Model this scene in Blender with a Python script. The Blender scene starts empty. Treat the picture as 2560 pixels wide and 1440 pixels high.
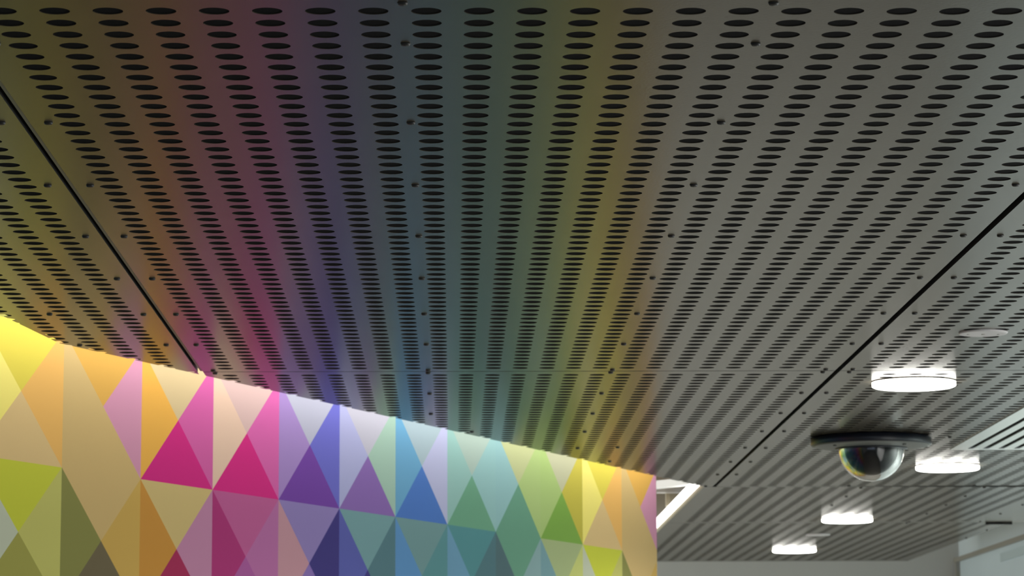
import bpy, bmesh, math, random
from mathutils import Vector, Matrix
random.seed(7)
scene = bpy.context.scene
COL = scene.collection

# ------------------------------------------------------------------ camera
ZC = 1.95                       # eye height above the floor
H = 0.6719                      # ceiling underside above the eye
ZH = ZC + H
F_PX, TH, PS, RH = 7723.35, .1596, .0194, -.0042
fw = Vector((math.sin(PS)*math.cos(TH), math.cos(PS)*math.cos(TH), math.sin(TH)))
r0 = Vector((math.cos(PS), -math.sin(PS), 0)); u0 = r0.cross(fw)
rr = r0*math.cos(RH) + u0*math.sin(RH); uu = -r0*math.sin(RH) + u0*math.cos(RH)
cam = bpy.data.cameras.new('camera'); camo = bpy.data.objects.new('camera', cam); COL.objects.link(camo)
cam.sensor_width = 36; cam.lens = F_PX*36/2560; cam.shift_y = -134/2560
cam.clip_start = .05; cam.clip_end = 200
cam.dof.use_dof = True; cam.dof.focus_distance = 3.75; cam.dof.aperture_fstop = 26
camo.matrix_world = Matrix(((rr.x, uu.x, -fw.x, 0), (rr.y, uu.y, -fw.y, 0), (rr.z, uu.z, -fw.z, ZC), (0, 0, 0, 1)))
scene.camera = camo

# ------------------------------------------------------------------ world, exposure
w = bpy.data.worlds.new('world'); scene.world = w; w.use_nodes = True
w.node_tree.nodes['Background'].inputs[0].default_value = (.60, .74, 1, 1)
w.node_tree.nodes['Background'].inputs[1].default_value = 1.0
vs = scene.view_settings
vs.view_transform = 'Standard'; vs.look = 'None'; vs.gamma = 1; vs.exposure = 0; vs.use_curve_mapping = False
LED = 22.0          # cove strip above the ceiling edge
BEAM = 58          # light each visible downlight throws on the room
# unseen fill added at left to brighten the end and right walls
ld = bpy.data.lights.new('added_fill_left', 'AREA'); ld.shape = 'RECTANGLE'; ld.size = 3.2; ld.size_y = 1.9; ld.energy = 80; ld.color = (1, .98, .91)
lo = bpy.data.objects.new('added_fill_left', ld); lo.location = (-3.05, 11.0, 1.6); lo.rotation_euler = (0, math.radians(-90), math.radians(180)); lo.rotation_euler = (Vector((1, 0, 0))).to_track_quat('-Z', 'Y').to_euler(); COL.objects.link(lo)
# unseen fill added at right to lift the lower coloured wall
ld = bpy.data.lights.new('added_fill_right', 'AREA'); ld.shape = 'RECTANGLE'; ld.size = 3.0; ld.size_y = 1.8; ld.energy = 26; ld.color = (1, .98, .94)
lo = bpy.data.objects.new('added_fill_right', ld); lo.location = (2.09, 4.3, 1.5); lo.rotation_euler = (Vector((-1, 0, 0))).to_track_quat('-Z', 'Y').to_euler(); COL.objects.link(lo)
DISC = 15.0         # downlights
# unseen fill lights added behind the camera and at right to brighten the room
for x_, y_, p_ in ((.3, 1.2, 20), (-1.6, 1.0, 16), (.9, -1.5, 18), (1.75, 4.2, 16), (1.80, 7.0, 18), (1.98, 10.2, 22)):
    ld = bpy.data.lights.new('added_room_fill', 'AREA'); ld.shape = 'DISK'; ld.size = .16; ld.energy = p_; ld.color = (1, .955, .87)
    lo = bpy.data.objects.new('added_room_fill', ld); lo.location = (x_, y_, ZH-.03); COL.objects.link(lo)

# ------------------------------------------------------------------ materials
def s2l(c):
    return tuple((x/255/12.92 if x/255 <= .04045 else ((x/255+.055)/1.055)**2.4) for x in c)
def mat(name, col, rough=.5, metal=0, emit=None, es=0, spec=None, noise=None, bump=None, trans=0, coat=0):
    m = bpy.data.materials.new(name); m.use_nodes = True; nt = m.node_tree
    b = nt.nodes['Principled BSDF']
    b.inputs['Base Color'].default_value = (*col, 1); b.inputs['Roughness'].default_value = rough
    b.inputs['Metallic'].default_value = metal
    if spec is not None: b.inputs['Specular IOR Level'].default_value = spec
    if trans: b.inputs['Transmission Weight'].default_value = trans
    if coat: b.inputs['Coat Weight'].default_value = coat; b.inputs['Coat Roughness'].default_value = .15
    if emit: b.inputs['Emission Color'].default_value = (*emit, 1); b.inputs['Emission Strength'].default_value = es
    if noise or bump:
        tc = nt.nodes.new('ShaderNodeTexCoord')
    if noise:                       # noise = (scale, amount)
        n = nt.nodes.new('ShaderNodeTexNoise'); n.inputs['Scale'].default_value = noise[0]; n.inputs['Detail'].default_value = 6
        nt.links.new(tc.outputs['Object'], n.inputs['Vector'])
        mr = nt.nodes.new('ShaderNodeMapRange'); mr.inputs['From Min'].default_value = .3; mr.inputs['From Max'].default_value = .7
        mr.inputs['To Min'].default_value = 1-noise[1]; mr.inputs['To Max'].default_value = 1+noise[1]
        nt.links.new(n.outputs['Fac'], mr.inputs['Value'])
        mx = nt.nodes.new('ShaderNodeVectorMath'); mx.operation = 'SCALE'; mx.inputs[0].default_value = col
        nt.links.new(mr.outputs[0], mx.inputs['Scale']); nt.links.new(mx.outputs[0], b.inputs['Base Color'])
    if bump:                        # bump = (scale, strength, distance)
        n = nt.nodes.new('ShaderNodeTexNoise'); n.inputs['Scale'].default_value = bump[0]; n.inputs['Detail'].default_value = 4
        nt.links.new(tc.outputs['Object'], n.inputs['Vector'])
        bp = nt.nodes.new('ShaderNodeBump'); bp.inputs['Strength'].default_value = bump[1]; bp.inputs['Distance'].default_value = bump[2]
        nt.links.new(n.outputs['Fac'], bp.inputs['Height']); nt.links.new(bp.outputs[0], b.inputs['Normal'])
    return m
M_PANEL = mat('grey_painted_metal', (.088, .076, .056), .23, spec=.5, noise=(3, .06), bump=(260, .12, .0006))
M_PANEL.node_tree.nodes['Principled BSDF'].inputs['IOR'].default_value = 1.30
M_PANEL.node_tree.nodes['Principled BSDF'].inputs['Specular Tint'].default_value = (1, .94, .84, 1)
M_FLEECE = mat('black_acoustic_fleece', (.006, .006, .007), .95, spec=.1, noise=(900, .9))
M_RAIL = mat('carrier_metal', (.17, .17, .14), .5)
M_SCREW = mat('screw_metal', (.040, .040, .040), .4, metal=.3)
M_LIP = mat('dark_panel_edge', (.02, .02, .018), .5)
M_WHITE = mat('white_paint', (.80, .80, .79), .4)
M_CREAM = mat('cream_paint', (.62, .56, .42), .5)
M_VOID = mat('void_plaster', (.62, .58, .49), .8, noise=(2, .1))
M_WALLG = mat('grey_wall_paint', (.50, .51, .49), .6, noise=(1.2, .04))
M_WALLR = mat('pale_blue_grey_wall', (.68, .78, .80), .5, noise=(1.2, .03))
M_TRIM = mat('brown_grey_trim', (.30, .29, .24), .45)
M_GLASS = mat('frosted_glass', (.50, .60, .62), .3, noise=(1.5, .05), emit=(.78, .98, 1), es=.04)
M_FLOOR = mat('grey_floor', (.13, .125, .11), .5, noise=(4, .15))
M_BODY = mat('wall_body', (.7, .7, .68), .6)
M_DISC = mat('lit_diffuser', (.9, .9, .9), .3, emit=(1, .97, .90), es=DISC)
M_LED = mat('cove_led', (.9, .9, .9), .3, emit=(1, .97, .93), es=LED)
M_TUBE = mat('lit_tube', (.9, .9, .9), .3, emit=(1, .98, .94), es=2.2)
M_BATTEN = mat('lit_batten', (.8, .8, .78), .3, emit=(.96, 1, .95), es=.42)
M_BEZ = mat('bezel_grey', (.30, .29, .26), .4)
M_PLATE = mat('white_plastic', (.66, .64, .65), .4)
M_SLAT = mat('brushed_aluminium', (.86, .88, .86), .22, metal=.85)
M_BLACK = mat('black_void', (.008, .008, .008), .8)
M_RING = mat('dark_blue_black_plastic', (.010, .013, .022), .35)
M_BASE = mat('grey_plastic', (.20, .20, .185), .45)
M_DOMEIN = mat('dark_glossy_shroud', (.006, .006, .008), .04, spec=.7)
M_CLEAR = mat('clear_dome', (1, 1, 1), .0, trans=1.0)
M_CLEAR.node_tree.nodes['Principled BSDF'].inputs['IOR'].default_value = 1.2

# ------------------------------------------------------------------ helpers
def link(o, parent=None):
    COL.objects.link(o)
    if parent is not None: o.parent = parent
    return o
def mesh_obj(name, verts, faces, m, parent=None, smooth=False):
    me = bpy.data.meshes.new(name); me.from_pydata(verts, [], faces); me.update()
    if m: me.materials.append(m)
    if smooth:
        for p in me.polygons: p.use_smooth = True
    return link(bpy.data.objects.new(name, me), parent)
def empty(name, loc=(0, 0, 0)):
    o = bpy.data.objects.new(name, None); o.location = loc; o.empty_display_size = .05; COL.objects.link(o); return o
def tag(o, label=None, cat=None, group=None, kind=None):
    if label: o['label'] = label
    if cat: o['category'] = cat
    if group: o['group'] = group
    if kind: o['kind'] = kind
    return o
class MB:
    def __init__(s): s.v = []; s.f = []
    def box(s, a, b):
        n = len(s.v); x0, y0, z0 = a; x1, y1, z1 = b
        s.v += [(x0, y0, z0), (x1, y0, z0), (x1, y1, z0), (x0, y1, z0), (x0, y0, z1), (x1, y0, z1), (x1, y1, z1), (x0, y1, z1)]
        s.f += [tuple(n+i for i in q) for q in ((3, 2, 1, 0), (4, 5, 6, 7), (0, 1, 5, 4), (1, 2, 6, 5), (2, 3, 7, 6), (3, 0, 4, 7))]
        return s
    def obox(s, p, q, wd, z0, z1):          # box along p->q, width wd, between heights
        p = Vector(p); q = Vector(q); d = (q-p).normalized(); n = Vector((-d.y, d.x))*wd/2
        c = [p-n, q-n, q+n, p+n]; k = len(s.v)
        s.v += [(*a, z0) for a in c]+[(*a, z1) for a in c]
        s.f += [tuple(k+i for i in t) for t in ((3, 2, 1, 0), (4, 5, 6, 7), (0, 1, 5, 4), (1, 2, 6, 5), (2, 3, 7, 6), (3, 0, 4, 7))]
        return s
    def lathe(s, prof, seg=48, c=(0, 0)):
        n = len(s.v); k = len(prof)
        for i in range(seg):
            a = 2*math.pi*i/seg
            for r, z in prof: s.v.append((c[0]+r*math.cos(a), c[1]+r*math.sin(a), z))
        for i in range(seg):
            j = (i+1) % seg
            for t in range(k-1): s.f.append((n+i*k+t, n+j*k+t, n+j*k+t+1, n+i*k+t+1))
        return s
    def build(s, name, m, parent=None, smooth=False, bevel=0):
        o = mesh_obj(name, s.v, s.f, m, parent, smooth)
        if bevel:
            b = o.modifiers.new('b', 'BEVEL'); b.width = bevel; b.segments = 2
        return o

# ------------------------------------------------------------------ ceiling of perforated panels
ceiling = empty('ceiling', (0, 0, ZH)); tag(ceiling, 'dark grey perforated metal panel ceiling with screws and recessed seams', kind='structure')
R = .01446; P = .05
# cut line beside the coloured wall:  two half planes (point, normal to the kept side)
CUT1 = (Vector((-.4783, 5.847)), Vector((2.342, -1)).normalized())
CUT2 = (Vector((-.690, 5.330)), Vector((7.6, -1)).normalized())
def clip(me, cuts, inset=0):
    bm = bmesh.new(); bm.from_mesh(me)
    for p, n in cuts:
        q = p + n*inset
        bmesh.ops.bisect_plane(bm, geom=bm.verts[:]+bm.edges[:]+bm.faces[:], plane_co=(q.x, q.y, 0), plane_no=(n.x, n.y, 0), clear_inner=True)
    bm.to_mesh(me); bm.free()
def panel(x0, x1, y0, y1, cx, nc, cy, nr, seg, cuts=(), skip=None, tilt=None, dz=0, pitch=P):
    """one tray: perforated sheet, rim of every hole, folded lips; z is relative to the ceiling empty"""
    v = []; f = []
    T = .0008
    ca = [2*math.pi*k/seg for k in range(seg)]
    circ = [(R*math.cos(a), R*math.sin(a)) for a in ca]
    h = P/2
    sq = []
    for a in ca:
        c, s_ = math.cos(a), math.sin(a); k = h/max(abs(c), abs(s_)); sq.append((k*c, k*s_))
    for j in range(nr):
        for i in range(nc):
            X = cx+i*P; Y = cy+j*P
            if skip and skip(X, Y): continue
            if cuts and any((Vector((X, Y))-p).dot(n) < -.05 for p, n in cuts): continue
            n0 = len(v)
            v.extend((X+a, Y+b, 0) for a, b in sq); v.extend((X+a, Y+b, 0) for a, b in circ); v.extend((X+a, Y+b, T) for a, b in circ)
            for k in range(seg):
                l = (k+1) % seg
                f.append((n0+k, n0+seg+k, n0+seg+l, n0+l)); f.append((n0+seg+k, n0+2*seg+k, n0+2*seg+l, n0+seg+l))
    gx0, gx1, gy0, gy1 = cx-h, cx+(nc-1)*P+h, cy-h, cy+(nr-1)*P+h
    for a, b, c, d in ((x0, y0, x1, gy0), (x0, gy1, x1, y1), (x0, gy0, gx0, gy1), (gx1, gy0, x1, gy1)):
        if c-a > 1e-5 and d-b > 1e-5:
            n0 = len(v); v += [(a, b, 0), (a, d, 0), (c, d, 0), (c, b, 0)]; f.append((n0, n0+1, n0+2, n0+3))
    o = mesh_obj('ceiling_panel', v, f, M_PANEL, ceiling)
    if cuts: clip(o.data, cuts)
    # folded lips
    mb = MB()
    for a, b in (((x0+.0006, y0), (x0+.0006, y1)), ((x1-.0006, y0), (x1-.0006, y1)), ((x0, y0+.0006), (x1, y0+.0006)), ((x0, y1-.0006), (x1, y1-.0006))):
        mb.obox(a, b, .0012, .00002, .014)
    l = mb.build('folded_edge', M_LIP, o)
    if cuts: clip(l.data, cuts, .012)
    # fleece behind the holes
    b = MB().box((x0+.002, y0+.002, T+.0001), (x1-.002, y1-.002, T+.006)).build('fleece_backing', M_FLEECE, o)
    if cuts: clip(b.data, cuts, .007)
    return o
screw_me = None
def screw(pn, x, y):
    global screw_me
    if screw_me is None:
        mb = MB().lathe([(0, -.0034), (.0030, -.0034), (.0030, -.0026), (.0034, -.0034), (.0048, -.0028), (.0056, -.0012), (.0058, .0002), (0, .0002)], 16)
        screw_me = mb.build('tmp', M_SCREW, None, True).data
        bpy.data.objects.remove(bpy.data.objects['tmp']); screw_me.name = 'screw'
    o = bpy.data.objects.new('screw', screw_me); o.location = (x, y, 0); o.scale = (.86, .86, .8); link(o, pn)
def far_ok(x, y):
    return (Vector((x, y))-CUT1[0]).dot(CUT1[1]) > .012 and (Vector((x, y))-CUT2[0]).dot(CUT2[1]) > .012
R1 = [2.985+.4*k for k in range(7)]+[5.775]
# near row
pA = panel(-1.68, -.4815, 2.797, 5.797, -1.6321, 23, 2.8469, 59, 24, cuts=(CUT1, CUT2))
pB = panel(-.4710, .7225, 2.797, 5.797, -.4248, 23, 2.8469, 59, 24, cuts=(CUT1,))
pC = panel(.7330, 1.930, 2.797, 5.797, .7820, 23, 2.8469, 59, 16)
# the sliver beyond the first cross seam, left of the long seam
pA2 = panel(-.62, -.4815, 5.803, 6.05, -.5821, 2, 5.8616, 3, 16, cuts=(CUT1,))
pB2 = panel(-.4710, .7225, 5.803, 8.603, -.4248, 23, 5.8616, 55, 16, cuts=(CUT1,))
GX0, GX1, GY0, GY1 = 1.2005, 1.62, 5.90, 7.432
pC2 = panel(.7330, 1.930, 5.803, 8.600, .7845, 23, 5.8616, 55, 16, skip=lambda X, Y: X > 1.20 and 5.93 < Y < 7.42)
pC3 = panel(.7000, 2.060, 8.609, 10.115, .7690, 19, 8.655, 29, 16)
pC4 = panel(.7000, 1.829, 10.121, 12.455, .7690, 21, 10.165, 45, 16)
near = panel(-1.68, 1.93, .6, 2.788, -1.63, 2, .65, 2, 16)     # plain run overhead, before the first panels
for pn, xs, ys in ((pB, (-.0466, .300), [2.812]+R1), (pB, (-.450, .7025), [2.985+.4*k for k in range(7)]+[5.775]),
                   (pA, (-.5025,), R1), (pA, (-.654,), (4.98, 5.387)),
                   (pC, (.7535, 1.099, 1.449), R1),
                   (pB2, (-.450, -.047, .2990, .7020), (5.820, 6.185, 6.585, 6.99, 7.40, 7.795, 8.185, 8.58)), (pB2, (.3945,), (7.383, 7.770)), (pB2, (.043,), (6.985,)),
                   (pC2, (.7525,), (5.820, 6.185, 6.585, 6.99, 7.41, 7.795, 8.185)), (pC2, (1.10, 1.45), (7.80, 8.57)), (pC2, (1.154,), (7.14,)),
                   (pC3, (.7222, 1.144, 1.491, 1.7236), (8.65, 8.975, 9.33, 9.715, 10.09)),
                   (pC4, (.7222, 1.144, 1.491, 1.8206), (10.15, 10.53, 10.96, 11.4, 11.9, 12.4))):
    for x in xs:
        for y in ys:
            if far_ok(x, y): screw(pn, x, y)
# carrier rails above the seams
for nm, a, b in (('carrier_rail', (-.4858, 2.7), (-.4858, 5.80)), ('carrier_rail', (.7277, 2.7), (.7277, 8.60)), ('carrier_rail', (-.46, 5.80), (1.93, 5.80)), ('carrier_rail', (.70, 8.606), (1.93, 8.606)), ('carrier_rail', (.70, 10.118), (1.7, 10.118))):
    o = MB().obox(a, b, .044, .0145, .020).build(nm, M_BLACK, ceiling)
MB().obox((-.4731, 2.7), (-.4731, 5.79), .0045, .0004, .012).build('carrier_rail', M_RAIL, ceiling)
# dark gap at the step of the far right corner
MB().box((1.745, 10.112, -.008), (1.832, 10.124, .010)).build('corner_joint', M_BLACK, ceiling)
mb = MB(); mb.v = [(.95, 8.6035, 0), (1.90, 8.6035, 0), (1.90, 8.6035, -.0035), (.95, 8.6085, 0), (1.90, 8.6085, 0), (1.90, 8.6085, -.0035)]
mb.f = [(0, 1, 2), (3, 5, 4), (0, 2, 5, 3), (1, 4, 5, 2), (0, 3, 4, 1)]; mb.build('step_wedge', M_BLACK, ceiling)  # black wedge added for the dark edge of the lower-hanging panel
# slab over the ceiling void
MB().box((-4, -3, .55), (2.6, 14, .62)).build('void_slab', M_VOID, ceiling)

# upstand and framing seen in the opening behind the end of the coloured wall
o = MB().box((.688, 8.595, .012), (.6985, 12.46, .040)).build('edge_light', M_TUBE, ceiling)
o = MB().box((.6925, 8.600, 0), (.6995, 12.46, .0085)).build('edge_angle', M_CREAM, ceiling)
W_D = Vector((.2435, .5569)).normalized()       # along the wall
W_N = Vector((W_D.y, -W_D.x))                   # its outward normal (towards the room)
for nm, a, b, wd, z0, z1, m in (
        ('light_batten', (.30, 9.78), (.80, 9.07), .03, .052, .074, M_BATTEN),
        ('cross_beam', (.0, 9.9), (.85, 9.9), .04, .082, .097, M_WHITE),
        ('hanger_post', (.690, 9.93), (.690, 9.96), .011, .042, .10, M_CREAM),
        ('cross_board', (.70, 10.0), (.80, 10.0), .02, .045, .10, M_CREAM),
        ('bulkhead', (.0, 10.7), (.80, 10.7), .03, .042, .55, M_VOID)):
    MB().obox(a, b, wd, z0, z1).build(nm, m, ceiling)

# ------------------------------------------------------------------ coloured wall
H1 = .4755
W0 = Vector((-1.4889, 11.7805))*H1; WS = Vector((.2435, .5569))*H1
DT = .5246*H1                                    # rows of nodes
def wp(u, t, off=0):
    q = W0+WS*u+W_N*off; return (q.x, q.y, ZC+H1+t*DT)      # t counts node rows, 0 = the row in view
wall = empty('wall_left'); tag(wall, 'free-standing wall covered in bright coloured triangles and lit from above', kind='structure')
# body with a rounded end
mb = MB(); prof = []
a = Vector(wp(-6, 0, -.002)[:2]); e = Vector(wp(10.93, 0, -.002)[:2])
rad = .022; cc = e-W_N*rad
prof = [a, e]+[cc+W_N*rad*math.cos(x)+W_D*rad*math.sin(x) for x in [math.pi/2*k/6 for k in range(1, 7)]]
last = prof[-1]; prof += [last-W_N*1.6, a-W_N*1.6]
k = len(prof)
for z in (0, ZH+.30): mb.v += [(q.x, q.y, z) for q in prof]
mb.f = [tuple(range(k))[::-1], tuple(range(k, 2*k))]+[(i, (i+1) % k, k+(i+1) % k, k+i) for i in range(k)]
mb.build('wall_core', M_BODY, wall)
# colours: observed sRGB per facet;  T,L,R,B above the node row;  t,l,r,b below it
CELLS = {
 -1: ((250,232,95),(236,222,120),(226,176,98),(197,170,120),(168,172,55),(158,163,145),(160,158,88),(130,128,65)),
 0: ((246,192,95),(212,185,125),(205,145,172),(182,156,104),(172,150,100),(112,112,62),(168,138,72),(90,82,62)),
 1: ((240,215,165),(228,172,78),(205,95,160),(190,40,118),(175,155,104),(165,118,52),(158,110,138),(135,38,72)),
 2: ((240,205,200),(222,190,168),(208,98,165),(192,40,118),(160,80,126),(142,45,98),(150,90,135),(138,75,128)),
 3: ((204,205,226),(160,132,192),(105,105,192),(104,62,146),(122,108,157),(160,120,130),(54,48,104),(112,92,148)),
 4: ((214,212,228),(168,170,210),(158,188,172),(124,95,158),(100,134,138),(76,80,142),(72,102,110),(55,50,105)),
 5: ((188,210,220),(104,160,196),(178,180,212),(70,108,174),(97,128,130),(78,120,162),(75,118,122),(72,110,120)),
 6: ((192,214,202),(144,184,178),(144,184,184),(98,146,120),(72,120,125),(90,128,152),(68,98,105),(72,105,112)),
 7: ((212,218,162),(142,182,184),(168,190,122),(94,140,118),(88,130,112),(68,90,95),(112,138,140),(86,118,112)),
 8: ((214,214,178),(166,190,118),(190,178,72),(112,150,66),(140,152,110),(98,130,136),(160,165,98),(120,140,100)),
}
CELLS[9] = CELLS[-1]; CELLS[10] = CELLS[0]
EXPO = (1.38, .98, .98, .82, .71, .67, .67, .65)      # light each facet class stands in
GAIN = 1.0
cmats = {}
def cmat(c):
    c = tuple(min(.90, max(.01, x*GAIN)) for x in c)
    key = tuple(round(x, 3) for x in c)
    if key not in cmats: cmats[key] = mat('printed_colour', c, .65, spec=.04)
    return cmats[key]
def tri(u_t, col, parent, store=None):
    th = .0018
    us = sorted(set(round(a, 3) for a, b in u_t))
    pts = [(min(a, 10.93), b) for a, b in u_t]
    v = [wp(a, b, 0) for a, b in pts]+[wp(a, b, -th) for a, b in pts]
    n = len(pts)
    fcs = [tuple(range(n))]+[(i, n+i, n+(i+1) % n, (i+1) % n) for i in range(n)]
    if store is not None:
        k = len(store[0]); store[0].extend(v); store[1].extend(tuple(k+i for i in q) for q in fcs); store[2].extend([col]*len(fcs)); return
    mesh_obj('colour_triangle', v, fcs, cmat(col), parent)
def facets(i, base):
    a, c, m_ = (i, base), (i+1, base), (i+.5, base+.5)
    A, Cc = (i, base+1), (i+1, base+1)
    return ((A, m_, Cc), (a, m_, A), (c, Cc, m_), (a, c, m_))
rest = ([], [], [])
for i in range(-6, 11):
    for row in range(1, -11, -1):                  # row 0 = above the node row, -1 = below it
        if i in CELLS and row in (0, -1): cs = CELLS[i]; sel = cs[:4] if row == 0 else cs[4:]; ex = EXPO[:4] if row == 0 else EXPO[4:]
        else:
            src = CELLS[i % 10]
            lo = (row % 2 == 1) or row == -1
            sel = src[4:] if lo else src[:4]; ex = EXPO[4:] if lo else EXPO[:4]
        for q, tr in enumerate(facets(i, row)):
            col = tuple(x/ex[q] for x in s2l(sel[q]))
            if i % 10 == 0 and i in CELLS and ((row == 0 and q in (1, 3)) or (row == -1 and q == 0)):
                col = tuple(x/.80 for x in s2l((184,158,106)))      # one tan field runs over three facets
            if i == 7 and ((row == 0 and q == 3) or (row == -1 and q == 0)):
                col = tuple(x/.77 for x in s2l((92,137,116)))
            if row < -1:                            # unseen lower rows: colour darkened to dim their reflection in the ceiling
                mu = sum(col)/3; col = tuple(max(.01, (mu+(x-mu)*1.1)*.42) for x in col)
            if i == 10:                             # last cell stops at the rounded end
                tr = clip_end = [p_ for p_ in tr]
                out = []
                for s_ in range(3):
                    p1, p2 = tr[s_], tr[(s_+1) % 3]
                    if p1[0] <= 10.93: out.append(p1)
                    if (p1[0]-10.93)*(p2[0]-10.93) < 0:
                        t_ = (10.93-p1[0])/(p2[0]-p1[0]); out.append((10.93, p1[1]+t_*(p2[1]-p1[1])))
                tr = out
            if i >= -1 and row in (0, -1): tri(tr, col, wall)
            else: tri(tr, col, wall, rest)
o = mesh_obj('colour_triangles', rest[0], rest[1], None, wall); tag(o, kind='stuff')
slots = {}
for c in rest[2]:
    m = cmat(c)
    if m.name not in slots: slots[m.name] = len(slots); o.data.materials.append(m)
for p_, c in zip(o.data.polygons, rest[2]): p_.material_index = slots[cmat(c).name]
# the print carries on round the end of the wall, one strip per facet height
ends = [(1.35, .5, (225,165,190), 1.25), (.5, .07, (190,125,160), .85), (.07, -.5, (172,148,98), .70), (-.5, -10, (170,140,75), .68)]
ring = [cc+W_N*(rad+.002)*math.cos(x)+W_D*(rad+.002)*math.sin(x) for x in [math.pi/2*k/6 for k in range(0, 7)]]
ring.append(ring[-1]-W_N*1.5)
for t1, t0, c, ex in ends:
    v = [(q.x, q.y, ZC+H1+t*DT) for t in (t0, t1) for q in ring]; n = len(ring)
    mesh_obj('end_wrap', v, [(i, i+1, n+i+1, n+i) for i in range(n-1)], cmat(tuple(x/ex for x in s2l(c))), wall)

# concealed cove light in the slot
cove = empty('cove_light', wp(3, 0, .06)[:2]+(ZH+.14,)); tag(cove, 'concealed linear light above the ceiling edge washing the coloured wall', 'light')
bpy.context.view_layer.update()
p0, p1 = Vector(wp(-5, 0, .085)[:2])-Vector(cove.location[:2]), Vector(wp(10.9, 0, .085)[:2])-Vector(cove.location[:2])
MB().obox(p0, p1, .03, 0, .012).build('diffuser', M_LED, cove)
MB().obox(p0, p1, .036, .0125, .04).build('housing', M_WHITE, cove)

# ------------------------------------------------------------------ rest of the room
tag(MB().box((-5, -4, -.1), (4, 14, 0)).build('floor', M_FLOOR), 'grey floor', kind='structure')
tag(MB().box((-5, 13.0, 0), (2.125, 13.1, ZH+.62)).build('wall_back', M_WALLG), 'plain grey end wall below the far edge of the ceiling', kind='structure')
wr = MB().box((2.1255, -4, 0), (2.22, 13.1, ZC+.655)).box((2.1255, -4, ZC+.7121), (2.22, 13.1, ZH+.62)).build('wall_right', M_WALLR); tag(wr, 'pale blue grey wall above the glazed screen', kind='structure')
tag(MB().box((2.105, 3, ZC+.6945), (2.125, 12.999, ZC+.712)).build('trim_1', M_TRIM), 'brown grey head trim over the glazed screen', kind='structure')
win = tag(MB().box((2.118, 3, ZC-1.9), (2.125, 12.93, ZC+.6945)).build('window_1', M_GLASS), 'frosted pale blue glazed screen', kind='structure')
MB().box((2.105, 12.955, ZC-1.9), (2.125, 12.985, ZC+.6945)).build('frame', M_TRIM, win)
MB().box((2.112, 11.3, ZC+.640), (2.1178, 11.94, ZC+.672)).build('blind_head', mat('dull_teal', (.43, .53, .54), .5), win)
tag(MB().box((-3.1, -4, 0), (-3, 9.4, ZH+.62)).box((-3.1, 12.6, 0), (-3, 14, ZH+.62)).box((-3.1, 9.4, 0), (-3, 12.6, .65)).box((-3.1, 9.4, 2.55), (-3, 12.6, ZH+.62)).build('wall_side', M_WALLG), 'plain grey wall out of view', kind='structure')
# wall behind the camera with three window openings to the daylight
mb = MB()
mb.box((-5, -4.1, 0), (4, -4, .9)).box((-5, -4.1, 2.4), (4, -4, ZH+.62))
for xa, xb in ((-5, -3.6), (-2.2, -1.6), (-.2, .4), (1.8, 4)): mb.box((xa, -4.1, .9), (xb, -4, 2.4))
tag(mb.build('wall_front', M_WALLG), 'plain grey wall behind the camera', kind='structure')

# ------------------------------------------------------------------ downlights
def disc_light(x, y, label, r=.0812):
    t = empty('downlight', (x, y, ZH)); tag(t, label, 'light', 'round ceiling downlights')
    MB().lathe([(0, -.0115), (r-.004, -.0115), (r, -.0095), (r, -.0025), (0, -.0025)], 64).build('diffuser', M_DISC, t)
    sp = bpy.data.lights.new('downlight_beam', 'SPOT'); sp.energy = BEAM; sp.spot_size = math.radians(165); sp.spot_blend = .6
    sp.shadow_soft_size = .01; sp.color = (1, .955, .87)
    so = bpy.data.objects.new('downlight_beam', sp); so.location = (0, 0, -.03); so.parent = t; COL.objects.link(so)
    MB().lathe([(r-.01, -.0024), (r+.0008, -.0024), (r+.0008, -.0003), (r-.01, -.0003)], 64).build('bezel', M_BEZ, t)
disc_light(.8991, 5.9818, 'large round lit downlight above the dome camera, nearest and biggest of the four')
disc_light(1.2728, 7.926, 'round lit downlight just right of the dome camera and below the vent')
disc_light(1.2654, 9.9211, 'round lit downlight below the dome camera, second from the end wall')
disc_light(1.2793, 11.6052, 'round lit downlight closest to the grey end wall, smallest of the four')

# cover plates
def plate(x, y, label):
    t = empty('ceiling_cover_plate', (x, y, ZH)); tag(t, label, 'cover plate', 'round cover plates on the ceiling')
    MB().lathe([(0, -.0036), (.036, -.0036), (.0405, -.0030), (.042, -.0012), (.042, -.0001), (0, -.0001)], 48).build('disc', M_PLATE, t)
    for dx in (-.026, .026): MB().lathe([(0, -.0041), (.0022, -.0041), (.0026, -.0035), (0, -.0035)], 12, (dx, 0)).build('screw', M_BEZ, t)
    MB().lathe([(0, -.0042), (.003, -.0042), (.0035, -.0035), (0, -.0035)], 12).build('indicator', M_BEZ, t)
plate(.9077, 5.2332, 'pale round plastic cover plate above the biggest downlight')
plate(1.268, 10.741, 'thin pale cover plate between the two farthest downlights')

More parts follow.
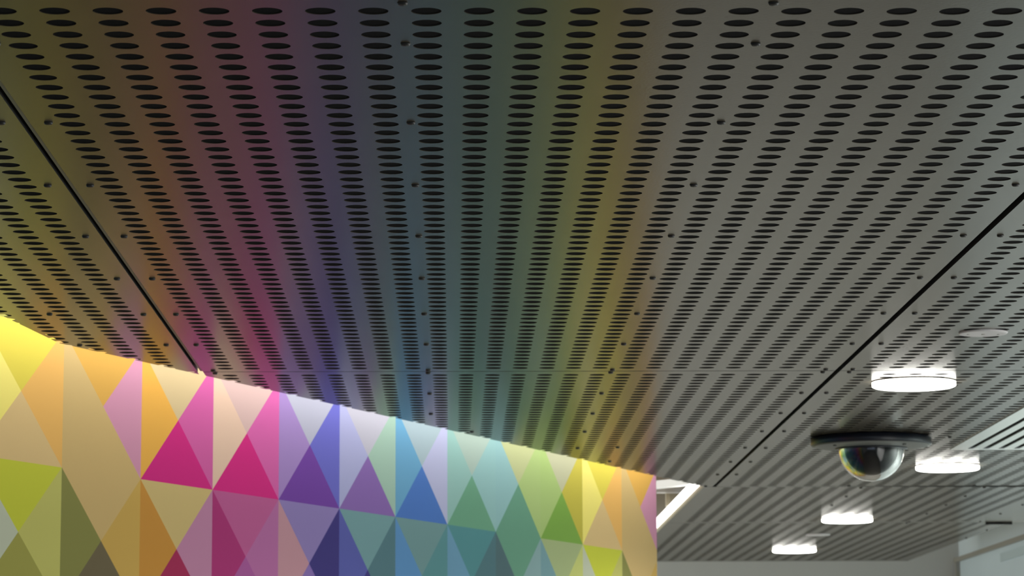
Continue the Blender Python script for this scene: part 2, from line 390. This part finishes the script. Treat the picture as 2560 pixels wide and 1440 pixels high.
# ------------------------------------------------------------------ dome camera
dc = empty('dome_camera', (.970, 7.14, ZH)); tag(dc, 'security dome camera with a dark mounting ring and clear glossy bubble', 'camera')
RM = .1395
MB().lathe([(.05, -.0001), (RM-.008, -.0001), (RM, -.003), (RM, -.0185), (RM-.002, -.0205), (.05, -.0205)], 72).build('mounting_ring', M_RING, dc, True)
MB().lathe([(.05, -.0206), (RM-.004, -.0207), (RM-.010, -.0225), (.098, -.0255), (.086, -.0262), (.05, -.0262)], 72).build('base_plate', M_BASE, dc, True)
MB().lathe([(.074, -.0263), (.0835, -.0263), (.0835, -.0282), (.079, -.0292), (.074, -.0292)], 64).build('dome_collar', M_RING, dc, True)
rd = .0762; zb = -.0266
arc = [math.pi/2*k/20 for k in range(21)]
prof = [(rd*math.cos(a), zb-rd*math.sin(a)) for a in arc]; rin = rd-.0014
prof += [(rin*math.cos(a), zb-rin*math.sin(a)) for a in reversed(arc)]+[(rd, zb)]
MB().lathe(prof, 64).build('clear_bubble', M_CLEAR, dc, True)
ri = .0741
MB().lathe([(ri*math.cos(a), zb-ri*math.sin(a)) for a in arc], 64).build('inner_shroud', M_DOMEIN, dc, True)
for k in range(4):
    a = math.radians(35+90*k)
    MB().lathe([(0, -.0265), (.004, -.0265), (.0045, -.0230), (0, -.0230)], 12, (.112*math.cos(a), .112*math.sin(a))).build('screw', M_SCREW, dc)

# ------------------------------------------------------------------ air vent
av = empty('air_vent', (GX0, GY1, ZH)); tag(av, 'silver slatted air vent with dark gaps set in the ceiling at the right edge', 'vent')
L = GY1-GY0; W = GX1-GX0
MB().box((0, -L, -.004), (.0375, 0, .002)).box((W-.0375, -L, -.004), (W, 0, .002)).box((.0375, -.030, -.004), (W-.0375, 0, .002)).box((.0375, -L, -.004), (W-.0375, -L+.03, .002)).build('frame', M_SLAT, av)
x = .0375+.0144
while x+.023 < W-.0375:
    MB().box((x, -L+.03, -.0032), (x+.023, -.0302, .010)).build('slat', M_SLAT, av)
    x += .0374
MB().box((.0, -L, .0101), (W, 0, .03)).build('duct', M_BLACK, av)
